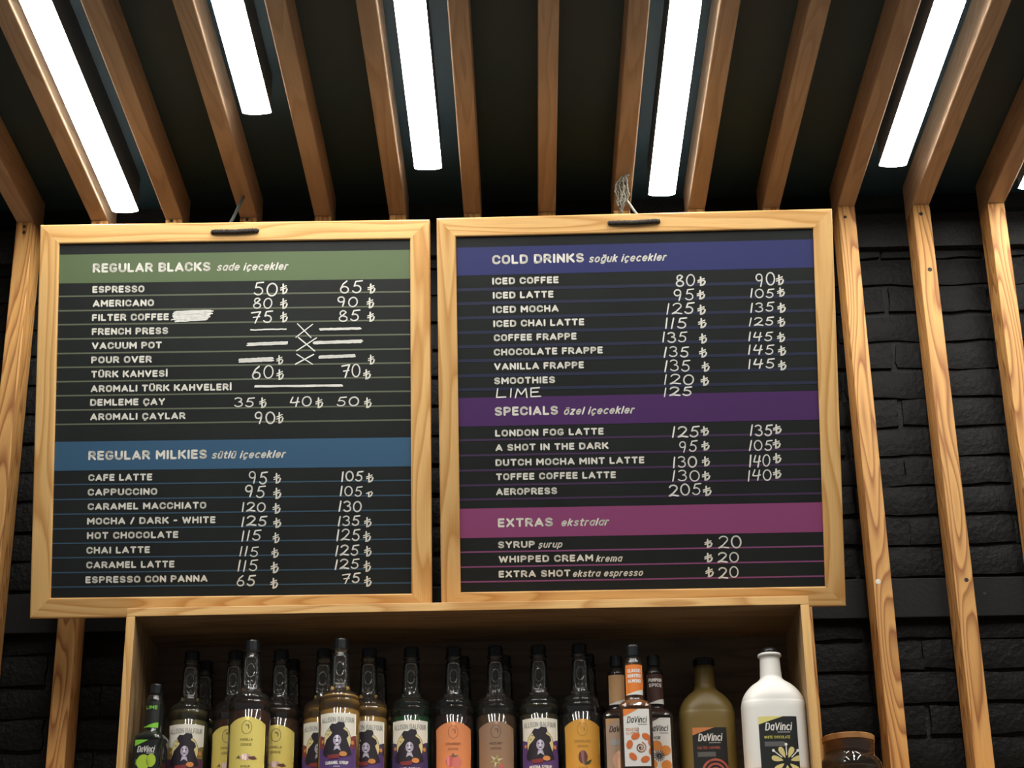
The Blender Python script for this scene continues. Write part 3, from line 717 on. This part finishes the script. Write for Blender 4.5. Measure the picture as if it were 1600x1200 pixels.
def witch_label(top_tone, low_tone, flavour):
    """cream head, two-tone lower field, round emblem of a woman in a big hat"""
    T = mat('label_' + top_tone[0], top_tone[1], .5); Lw = mat('label_' + low_tone[0], low_tone[1], .5)
    hw = .0575; z1 = .122; z0 = .017; ce = .068
    base = [(*rect(-hw, hw, z0, z1), CREAM, 0)]
    arch = [(-hw, z0)] + [(hw, z0)] + [(hw - 2 * hw * i / 20, .074 + .008 * math.sin(math.pi * ((i / 20 * 3) % 1))) for i in range(21)]
    pr = [(*poly(arch), T, 1), (*rect(-hw, hw, z0, .058), Lw, 2),
          (*txt('ALLISON BALFOUR', 0, .1098, .065, .0095, weight=.12), GREYT, 2),
          (*ell(0, ce + .003, .0262, .0295), DARKP, 3), (*ell(0, ce + .003, .0252, .0285), PALEY, 4)]
    hair = [(-.022, ce - .024), (-.024, ce - .018), (-.016, ce - .004), (-.018, ce + .004), (-.011, ce + .012), (-.008, ce + .017), (-.011, ce + .022), (-.013, ce + .028), (-.009, ce + .034), (-.003, ce + .033), (.002, ce + .037), (.010, ce + .036), (.012, ce + .030), (.009, ce + .024), (.016, ce + .019), (.018, ce + .012), (.014, ce + .006), (.014, ce), (.020, ce - .012), (.024, ce - .022), (.012, ce - .027), (-.012, ce - .027)]
    hair = [(x * 1.15, z) for x, z in hair]
    pr += [(*poly(hair), DARKP, 5), (*ell(0, ce + .003, .0072, .0098), LILAC, 6), (*ell(0, ce - .0015, .0022, .0012, 10), DARKP, 7), (*ell(-.003, ce + .006, .0018, .0009, 10), DARKP, 7), (*ell(.003, ce + .006, .0018, .0009, 10), DARKP, 7),
           (*poly([(-.004, ce - .007), (.004, ce - .007), (.007, ce - .017), (0, ce - .012), (-.006, ce - .016)]), LILAC, 6), (*poly([(-.018, ce - .024), (.006, ce - .022), (.004, ce - .030), (-.014, ce - .031)]), REDP, 6), (*ell(.011, ce - .022, .007, .0048, 12), ORANGE, 7),
           (*ell(-.029, ce + .002, .003, .0035, 10), ORANGE, 4), (*ell(.029, ce + .0, .0035, .004, 10), ORANGE, 4)]
    for q in ((-.014, ce + .021), (-.017, ce + .014)): pr.append((*poly([(q[0] - .003, q[1] + .0015), (q[0], q[1]), (q[0] + .003, q[1] + .0018), (q[0], q[1] - .0015)]), DARKP, 6))
    pr += [(*txt(flavour, 0, .0300, .042, .0062, weight=.2), WHITEP, 4), (*rect(-.006, .006, .0222, .0240), LILAC, 4)]
    return base, pr
def arch_label(tone, print_col, line1, line2, fruit):
    L_ = mat('label_' + tone[0], tone[1], .5); P_ = mat('print_' + print_col[0], print_col[1], .5)
    hw = .056; z0 = .016; D = -.0288
    top = [(hw - 2 * hw * i / 24, .0965 + .021 * math.cos((i / 24 - .5) * math.pi) ** 1.2) for i in range(25)]
    base = [(*poly([(-hw, z0), (hw, z0)] + top), L_, 0)]
    pr = [(*ring2(0, .127 + D, .0088, .0118, .0009), P_, 1), (*poly([(x, z + D) for x, z in ((-.003, .131), (0, .134), (.004, .132), (.005, .126), (.003, .123), (.003, .128), (0, .130))]), P_, 1),
          (*txt(line1, 0, .1045 + D, .0235 if len(line1) < 9 else .029, .0048, weight=.16), P_, 1), (*txt(line2, 0, .095 + D, .0195, .0045, weight=.16), P_, 1), (*txt('SYRUP', 0, .050 - .024, .017, .0042, weight=.16), P_, 1)]
    z = .072 + D
    if fruit == 'vanilla':
        pr += [(*ell(.0, z, .010, .006), mat('print_pinkish', (.55, .38, .33), .5), 1), (*poly([(-.02, z - .003), (-.012, z + .004), (-.010, z - .003), (-.016, z - .001)]), P_, 2), (*poly([(.004, z), (.016, z + .002), (.021, z - .003), (.013, z - .005), (.006, z - .003)]), mat('print_brown', (.13, .04, .03), .5), 2)]
    elif fruit == 'strawberry':
        pr += [(*ell(-.006, z, .008, .0105), mat('print_rose', (.55, .12, .12), .5), 1), (*ell(.007, z - .002, .0085, .011), mat('print_rose2', (.62, .18, .15), .5), 2), (*poly([(-.004, z + .010), (.000, z + .016), (.003, z + .011), (.010, z + .012), (.004, z + .008)]), mat('print_stem', (.16, .14, .08), .5), 3)]
    elif fruit == 'nut':
        g = mat('print_leaf', (.35, .36, .10), .5); g2 = mat('print_pale', (.60, .56, .38), .5)
        for k in range(6):
            a = k * math.pi / 3 + .3; pr.append((*poly([(.004 * math.cos(a - .6), z + .004 * math.sin(a - .6)), (.014 * math.cos(a), z + .014 * math.sin(a)), (.004 * math.cos(a + .6), z + .004 * math.sin(a + .6))]), g if k % 2 else g2, 1 + k % 2))
        pr.append((*ell(.010, z - .010, .004, .004, 10), mat('print_rose', (.55, .12, .12), .5), 3))
    else:
        pr += [(*ell(0, z + .003, .0085, .0125), mat('print_brown', (.13, .04, .03), .5), 1), (*poly([(0, z - .009), (.012, z - .003), (.017, z - .001), (.012, z - .010), (.004, z - .012)]), mat('print_deepgreen', (.05, .06, .02), .5), 2)]
    return base, pr
_lab = {}
def labels_for(key, spec, a=R_, b=R_, n=2, off=.0005):
    if key not in _lab:
        base, pr = spec
        bm, ms = flat_shapes(base, a, b, n, off); m1 = from_bm(bm, 'label', ms)
        bm, ms = flat_shapes(pr, a, b, n, off); m2 = from_bm(bm, 'label_print', ms)
        _lab[key] = (m1, m2)
    return _lab[key]
_liq = {}
def round_bottle(px, Y, z_top_px, label, lq, level, lab, rz=0, group='round syrup bottles in the box shelf'):
    p = on_plane(px, z_top_px, 1, Y)
    t = empty('syrup_bottle', (p.x, Y, ZFL + .0006), rz); tag(t, label, 'bottle', group)
    if (lq[0], level) not in _liq: _liq[(lq[0], level)] = liquid_mesh(level, liquid('syrup_' + lq[0], lq[1], lq[2]))
    link('syrup', _liq[(lq[0], level)], t)
    gb = link('glass_body', bottle_me, t); link('neck_relief', relief_me, gb); link('cap', cap_me, t, (0, 0, .2515))
    if lab:
        m1, m2 = labels_for(*lab); L1 = link('label', m1, t); link('label_print', m2, L1)
    return t
YEL = ('yellow', arch_label(('yellow', (.74, .61, .15)), ('olive', (.16, .13, .03)), 'VANILLA', 'COOKIE', 'vanilla'))
ORA = ('peach', arch_label(('peach', (.72, .26, .10)), ('rust', (.33, .10, .04)), 'STRAWBERRY', 'COOKIE', 'strawberry'))
NUT = ('taupe', arch_label(('taupe', (.30, .185, .115)), ('umber', (.11, .055, .035)), 'HAZELNUT', 'COOKIE', 'nut'))
MUS = ('mustard', arch_label(('mustard', (.62, .31, .045)), ('ochre', (.36, .19, .03)), 'CHOCOLATE', 'COOKIE', 'cocoa'))
PURP = ('violet', (.10, .045, .19)); MAR = ('maroon', (.24, .045, .05)); INK = ('ink', (.07, .045, .10)); OLV = ('olivegold', (.26, .20, .06)); PLUM = ('plum', (.10, .035, .075))
WOL = ('w_olive', witch_label(OLV, PLUM, 'VANILLA SYRUP')); WCA = ('w_caramel', witch_label(MAR, PURP, 'CARAMEL SYRUP')); WIN = ('w_ink', witch_label(INK, PURP, 'HAZELNUT SYRUP')); WGR = ('w_green', witch_label(INK, ('indigo', (.05, .03, .12)), 'MINT SYRUP')); WDK = ('w_dark', witch_label(PURP, PURP, 'MOCHA SYRUP'))
OLIVE = ('olive', (.26, .215, .085), .25); AMBER = ('amber', (.60, .35, .08), .2); BROWN = ('brown', (.07, .022, .008), .12); GREEN = ('green', (.004, .085, .02), .15); RED = ('red', (.022, .003, .004), .1); CLEARB = ('tea', (.13, .07, .03), .35); BLACK = ('black', (.006, .005, .005), .05)
Y1, Y2, Y3 = 3.4195, 3.4905, 3.5645
round_bottle(301, Y2, 1018, 'clear syrup bottle with pale olive syrup and woman emblem, beside the lime bottles', OLIVE, .154, WOL, .05)
round_bottle(369, Y2, 1018, 'dark syrup bottle with yellow label, left behind the front yellow bottle', BROWN, .148, YEL, -.1)
round_bottle(395, Y1, 1004, 'front dark syrup bottle with yellow arched label, in front of two others', BROWN, .154, YEL, .03)
round_bottle(440, Y2, 1020, 'dark syrup bottle with yellow label, right behind the front yellow bottle', BROWN, .151, YEL, .0)
round_bottle(507, Y2, 1018, 'amber syrup bottle with maroon woman label, left behind the front amber bottle', AMBER, .156, WCA, -.05)
round_bottle(533, Y1, 1003, 'front amber caramel syrup bottle with maroon and purple woman label', AMBER, .160, WCA, .02)
round_bottle(577, Y2, 1016, 'amber syrup bottle with dark purple woman label, beside the green bottle', AMBER, .156, WIN, .0)
round_bottle(643, Y2, 1017, 'syrup bottle filled with deep green syrup, woman emblem label', GREEN, .144, WGR, .0)
round_bottle(709, Y2, 1015, 'dark red syrup bottle with orange arched label and strawberries', RED, .145, ORA, .0)
round_bottle(774, Y2, 1016, 'brownish clear syrup bottle with taupe arched label and green sprig', CLEARB, .140, NUT, .0)
round_bottle(841, Y2, 1014, 'dark olive syrup bottle with violet woman label, beside the mustard labelled bottle', ('darkolive', (.07, .055, .02), .25), .154, WDK, .0)
round_bottle(905, Y2 - .005, 1010, 'black syrup bottle with mustard yellow arched label and cocoa pod', BLACK, .154, MUS, .0)
for px, py, lb, lq in ((322, 1035, 'syrup bottle hidden behind the pale olive one, black cap showing', OLIVE), (457, 1035, 'syrup bottle hidden behind the right yellow one, black cap showing', BROWN),
                       (592, 1032, 'syrup bottle hidden behind the purple labelled amber one, black cap showing', AMBER), (722, 1028, 'syrup bottle hidden behind the orange labelled one, black cap showing', RED),
                       (787, 1030, 'syrup bottle hidden behind the taupe labelled one, edge of its cap showing', CLEARB), (917, 1024, 'syrup bottle hidden behind the mustard labelled one, edge of its cap showing', BLACK)):
    round_bottle(px, Y3, py, lb, lq, .148, None)

# square flavouring bottle -------------------------------------------
def square_bottle(px, py, Y, label, hgt, kk, half, lqm, spec, neck_spec, rz=0, cap_m=None, tilt=0):
    p = on_plane(px, py, 1, Y)
    t = empty('flavouring_bottle', (p.x, Y, ZFL + .0006), rz); tag(t, label, 'bottle', 'square flavouring bottles in the box shelf'); t.rotation_euler[1] = tilt
    k = kk; a = half; zt_ = hgt; D = lambda d: zt_ - d * k
    pr = [(a * .9, 0, 6), (a, .006, 6), (a, D(.122), 6), (a * .97, D(.116), 5), (a * .82, D(.110), 4), (a * .60, D(.1055), 2.6), (.0182 * k, D(.102), 2), (.0180 * k, D(.036), 2), (.0165 * k, D(.031), 2), (.0150 * k, D(.029), 2), (.0150 * k, D(.025), 2), (.0112 * k, D(.0245), 2), (.0112 * k, D(.020), 2)]
    me = from_bm(lathe_bm(pr, 48), 'glass_body', GLASS2)
    for q in me.polygons: q.use_smooth = True
    link('glass_body', me, t)
    lp = [(r - .0012, max(z, .0015), n) for r, z, n in pr[:-5]]
    me = from_bm(lathe_bm(lp, 48), 'syrup', lqm)
    for q in me.polygons: q.use_smooth = True
    link('syrup', me, t)
    cm = cap_mesh(.0122 * k, .0205 * k); link('cap', cm, t, (0, 0, D(.0205)))
    base, prn = spec
    bm, ms = flat_shapes(base, a, a, 6, .0006); L1 = link('label', from_bm(bm, 'label', ms), t)
    bm, ms = flat_shapes(prn, a, a, 6, .0006); link('label_print', from_bm(bm, 'label_print', ms), L1)
    base, prn = neck_spec
    bm, ms = flat_shapes(base, .0182 * k, .0182 * k, 2, .0006, .003); L1 = link('neck_label', from_bm(bm, 'neck_label', ms), t)
    bm, ms = flat_shapes(prn, .0182 * k, .0182 * k, 2, .0006, .003); link('neck_label_print', from_bm(bm, 'neck_label_print', ms), L1)
    return t
LBLACK = mat('label_black', (.010, .011, .010), .45); LWHITE = mat('label_white', (.70, .68, .64), .45)
def sq_spec(a, hgt, k, paper, accent, script, line, line_col, art):
    w = a * .78; z1 = hgt - .1265 * k; z0 = max(.012, hgt - .232 * k)
    base = [(*rect(-w, w, z0, z1), paper, 0)]
    pr = [(*poly([(-w, z1), (-w, z1 - .014 * k), (w * .1, z1 - .001), (w * .1, z1)]), accent, 1),
          (*txt('DaVinci', 0.001, z1 - .020 * k, w * 1.55, .012, weight=.13, shear=.25), script, 1), (*rect(w * .1, w * .8, z1 - .0295 * k, z1 - .0285 * k), script, 1)]
    for i, l in enumerate(line): pr.append((*txt(l, -w * .35 if len(l) < 8 else -w * .2, z1 - .038 * k - i * .007, w * (1.0 if len(l) < 8 else 1.3), .0055, weight=.2), line_col, 1))
    return base, pr + art(w, z0, z1)
def neck_spec(main, hgt, k, lines, col, foot):
    z0, z1 = hgt - .097 * k, hgt - .040 * k; hw = .026 * k
    base = [(*rect(-hw, hw, z0, z1), main, 0)]
    pr = [(*poly([(-hw, z0), (hw, z0), (hw, z0 + .012), (hw * .4, z0 + .009), (-hw * .3, z0 + .003), (-hw, z0 + .0005)]), foot, 1)]
    for i, l in enumerate(lines): pr.append((*txt(l, 0, z1 - .0115 - i * .0098, .025 * k, .0068, weight=.2), col, 1))
    return base, pr
ORL = mat('label_orange', (.72, .20, .03), .45); NUTC = mat('print_almond', (.58, .13, .025), .5); TAN = mat('label_tan', (.50, .29, .13), .5); BRN = mat('label_brown', (.055, .018, .012), .5); PEACHP = mat('print_peach', (.72, .42, .28), .5)
def almond_art(w, z0, z1):
    out = []; cx, cz = .006, z0 + .034
    for a in (60, 115, 165, 225, 290, 345, 20):
        x, z = cx + .021 * math.cos(math.radians(a)), cz + .023 * math.sin(math.radians(a)); 
        th = math.radians(a + 90); n = 14
        pts = [(x + .0085 * math.cos(2 * math.pi * i / n) * math.cos(th) - .0058 * math.sin(2 * math.pi * i / n) * math.sin(th), z + .0085 * math.cos(2 * math.pi * i / n) * math.sin(th) + .0058 * math.sin(2 * math.pi * i / n) * math.cos(th)) for i in range(n)]
        pts = [(max(-w, min(w, q[0])), max(z0, q[1])) for q in pts]
        out.append((*poly(pts), NUTC, 2))
    out.append((*spiral(cx, cz, .010, 2.2, .0022), mat('print_swirl', (.45, .20, .12), .5), 2)); return out
def spice_art(w, z0, z1):
    out = []; cz = z0 + .034
    for x, z in ((-.004, cz + .019), (.012, cz + .010), (-.014, cz - .016), (.013, cz - .018)): out.append((*ell(x, z, .010, .0095, 16), mat('print_pumpkin', (.66, .24, .04), .5), 2))
    V, Fc = [], []
    for k in range(14):
        a = k * 2 * math.pi / 14; ribbon([(0, cz), (.010 * math.cos(a), cz + .010 * math.sin(a))], .0014, V, Fc)
    out.append((V, Fc, DARKP, 3)); out.append((*ell(0, cz, .004, .004, 12), DARKP, 4)); return out
def plain_art(w, z0, z1): return [(*rect(-w * .7, w * .5, z0 + .055, z0 + .066), GREYT, 1), (*ell(0, z0 + .026, .012, .018), PEACHP, 2)]
def lime_art(w, z0, z1):
    g = mat('print_lime', (.42, .58, .05), .5)
    return [(*rect(-w * .8, w * .35, z1 - .046, z1 - .036), mat('print_limegreen', (.10, .33, .02), .5), 1), (*ell(-w * .1, z0 + .026, .013, .014), g, 2), (*ell(w * .55, z0 + .029, .009, .012), g, 2)]
SYA = liquid('syrup_cola', (.28, .10, .025), .25); SYD = liquid('syrup_dark', (.035, .008, .006), .15); SYB = liquid('syrup_limeblack', (.006, .012, .006), .05)
square_bottle(962, 1022, 3.487, 'square flavouring bottle with tan neck label, left behind the orange one', .246, 1, .0300, SYD, sq_spec(.030, .246, 1, mat('label_greypeach', (.42, .30, .22), .5), TAN, DARKP, [], PEACHP, plain_art), neck_spec(TAN, .246, 1, [], PEACHP, LWHITE), -.05)
square_bottle(1020, 1022, 3.487, 'square flavouring bottle with dark brown pumpkin spice neck label', .246, 1, .0300, SYD, sq_spec(.030, .246, 1, LWHITE, BRN, DARKP, ['SPICE'], DARKP, spice_art), neck_spec(BRN, .246, 1, ['PUMPKIN', 'SPICE'], WHITEP, LWHITE), .05)
square_bottle(988, 1007, 3.412, 'front square flavouring bottle with bright orange roasted almond neck label', .246, 1, .0305, SYA, sq_spec(.0305, .246, 1, LWHITE, ORL, mat('print_slate', (.06, .06, .06), .5), ['ROASTED', 'ALMOND'], PEACHP, almond_art), neck_spec(ORL, .246, 1, ['CLASSIC', 'ROASTED', 'ALMOND'], WHITEP, LWHITE), .0)
LIMG = mat('label_lime', (.20, .55, .04), .45)
lk, lh = .86, .188
square_bottle(240, 1069, 3.413, 'small dark flavouring bottle with lime green label in the shelf corner', lh, lk, .0275, SYB, sq_spec(.0275, lh, lk, LBLACK, LIMG, WHITEP, [], WHITEP, lime_art), (neck_spec(LBLACK, lh, lk, ['LIME'], LIMG, LIMG)), -.12, tilt=.03)
square_bottle(247, 1085, 3.474, 'dark flavouring bottle standing behind the lime one', lh, lk, .0215, SYB, sq_spec(.0215, lh, lk, LBLACK, LBLACK, LBLACK, [], WHITEP, lambda w, a, b: [(*rect(-w, w, a, a + .01), LBLACK, 1)]), neck_spec(LBLACK, lh, lk, [], LBLACK, LBLACK), 0)

# big sauce jugs -------------------------------------------------------
def jug(px, py, Y, label, a, H, body_m, cap_m, accent, flavour, fcol, art, flange, rz=0):
    p = on_plane(px, py, 1, Y)
    t = empty('sauce_bottle', (p.x, Y, ZFL + .0006), rz); tag(t, label, 'bottle', 'large sauce bottles in the box shelf')
    k = H; s = a / .059; nr = .0200
    pr = [(.053 * s, 0, 3.4, .72), (.058 * s, .004, 3.4, .72), (.059 * s, .012, 3.4, .72), (.059 * s, .121 * k, 3.4, .72), (.0585 * s, .134 * k, 3.2, .72), (.056 * s, .146 * k, 2.8, .74), (.049 * s, .158 * k, 2.5, .78), (.038 * s, .1695 * k, 2.2, .88), (.028 * s, .1762 * k, 2, .97), (nr + .001, .183 * k, 2, 1), (nr, .192 * k, 2, 1), (nr - .0015, .2245 * k, 2, 1)]
    pr = smooth_prof(pr, 3)
    if flange: pr += [(nr + .002, .225 * k, 2, 1), (nr + .0025, .2268 * k, 2, 1), (nr + .0015, .2298 * k, 2, 1), (nr - .004, .2303 * k, 2, 1)]
    me = from_bm(lathe_bm(pr, 56), 'bottle_body', body_m)
    for q in me.polygons: q.use_smooth = True
    body = link('bottle_body', me, t)
    if flange:
        me = from_bm(lathe_bm([(nr - .004, 0), (nr - .004, .004), (nr - .005, .008), (nr - .009, .0115), (nr - .012, .012)], 28), 'cap', M_cap)
        link('cap', me, t, (0, 0, .2301 * k), smooth=True)
    else:
        link('cap', cap_mesh(nr + .001, .0135), t, (0, 0, .2247 * k))
    w = .0355 * s; z1 = .1025 * k; z0 = .006
    base = [(*rect(-w, w, z0, z1), LBLACK, 0)]
    pr2 = [(*poly([(-w, z1), (-w, z1 - .0145), (w * .3, z1)]), accent, 1), (*txt('DaVinci', .001, z1 - .019, w * 1.42, .0145, weight=.15, shear=.2), WHITEP, 1), (*rect(-.002, w * .62, z1 - .030, z1 - .0285), GREYT, 1),
           (*txt(flavour, -w * .08, z1 - .0385, w * 1.35, .0052, weight=.16), fcol, 1), (*rect(-w * .76, w * .3, z1 - .0555, z1 - .0465), mat('print_smallprint', (.10, .10, .10), .5), 1)] + art(w, z0, z1)
    bm, ms = flat_shapes(base, .059 * s, .059 * s * .72, 3.4, .0008); L1 = link('label', from_bm(bm, 'label', ms), t)
    bm, ms = flat_shapes(pr2, .059 * s, .059 * s * .72, 3.4, .0008); link('label_print', from_bm(bm, 'label_print', ms), L1)
    return t
def flower_art(w, z0, z1):
    out = []; cx, cz = .012, z1 - .083; c = mat('print_cream', (.66, .55, .22), .5)
    for a in (65, 115, 165, 15, 215, 270, 320):
        pts = []
        for i in range(14):
            q = 2 * math.pi * i / 14; r = .018 + .011 * math.cos(q); s_ = .0065 * math.sin(q) * (.7 + .4 * math.cos(q))
            th = math.radians(a); pts.append((max(-w, min(w, cx + r * math.cos(th) - s_ * math.sin(th))), cz + r * math.sin(th) + s_ * math.cos(th)))
        out.append((*poly(pts), c, 2))
    for a in (90, 140, 40):
        th = math.radians(a); x, z = min(w - .002, cx + .031 * math.cos(th)), cz + .031 * math.sin(th)
        out.append((*ell(x, z, .0028, .0028, 8), WHITEP, 3)); V, Fc = [], []; ribbon([(cx + .012 * math.cos(th), cz + .012 * math.sin(th)), (x, z)], .0018, V, Fc); out.append((V, Fc, WHITEP, 2))
    return out
def swirl_art(w, z0, z1):
    c = mat('print_salmon', (.42, .10, .07), .5); out = []
    cx, cz = .008, z1 - .085
    for r in (.024, .016, .008):
        V, Fc = [], []; ribbon([(min(w - .001, cx + r * math.cos(2 * math.pi * i / 28)), cz + r * math.sin(2 * math.pi * i / 28)) for i in range(29)], .0042, V, Fc); out.append((V, Fc, c, 2))
    return out
M_whitejug = mat('white_plastic', (.78, .765, .72), .38, spec=.5); M_gold = mat('caramel_gold_plastic', (.20, .135, .035), .4)
jug(1099, 1029, 3.53, 'large caramel gold sauce bottle with black cap and black label', .0535, 1.045, M_gold, M_cap, mat('label_salmon', (.62, .22, .07), .5), 'SALTED CARAMEL', mat('print_salmon', (.42, .10, .07), .5), swirl_art, False)
jug(1201, 1010, 3.4305, 'large white sauce bottle with white chocolate label, rightmost in the shelf', .0585, 1.0, M_whitejug, M_cap, mat('label_lemon', (.70, .62, .20), .5), 'WHITE CHOCOLATE', mat('print_lemon', (.55, .50, .10), .5), flower_art, True, .03)

# jar with wooden lid to the right of the box ----------------------------
JY = 3.505; p = on_plane(1325, 1152, 1, JY); zb = ZFL - TH
jar = empty('glass_jar', (p.x, JY, zb + .0006)); tag(jar, 'glass storage jar with wooden lid and brown contents beside the box shelf', 'jar')
HJ = p.z - zb
pr = [(.052, 0), (.058, .004), (.0595, .012), (.0595, HJ - .062), (.058, HJ - .052), (.052, HJ - .043), (.0478, HJ - .040), (.0472, HJ - .034), (.0476, HJ - .014), (.0484, HJ - .012)]
link('glass_body', from_bm(lathe_bm(pr, 48, cap=False), 'glass_body', glass('jar_glass', (.80, .74, .66))), jar, smooth=True)
link('contents', from_bm(lathe_bm([(.05, .003), (.057, .008), (.057, HJ - .064), (.050, HJ - .060)], 40), 'contents', mat('cocoa_contents', (.17, .095, .05), .8, bump=.6, bscale=200, var=.4, vscale=150)), jar, smooth=True)
lid = link('lid', from_bm(lathe_bm([(.0455, HJ - .030), (.0458, HJ - .0115), (.0492, HJ - .011), (.0495, HJ - .0015), (.0475, HJ)], 48), 'lid', wood('lid_wood', 0, (.50, .27, .10), (.36, .17, .06), 7)), jar)
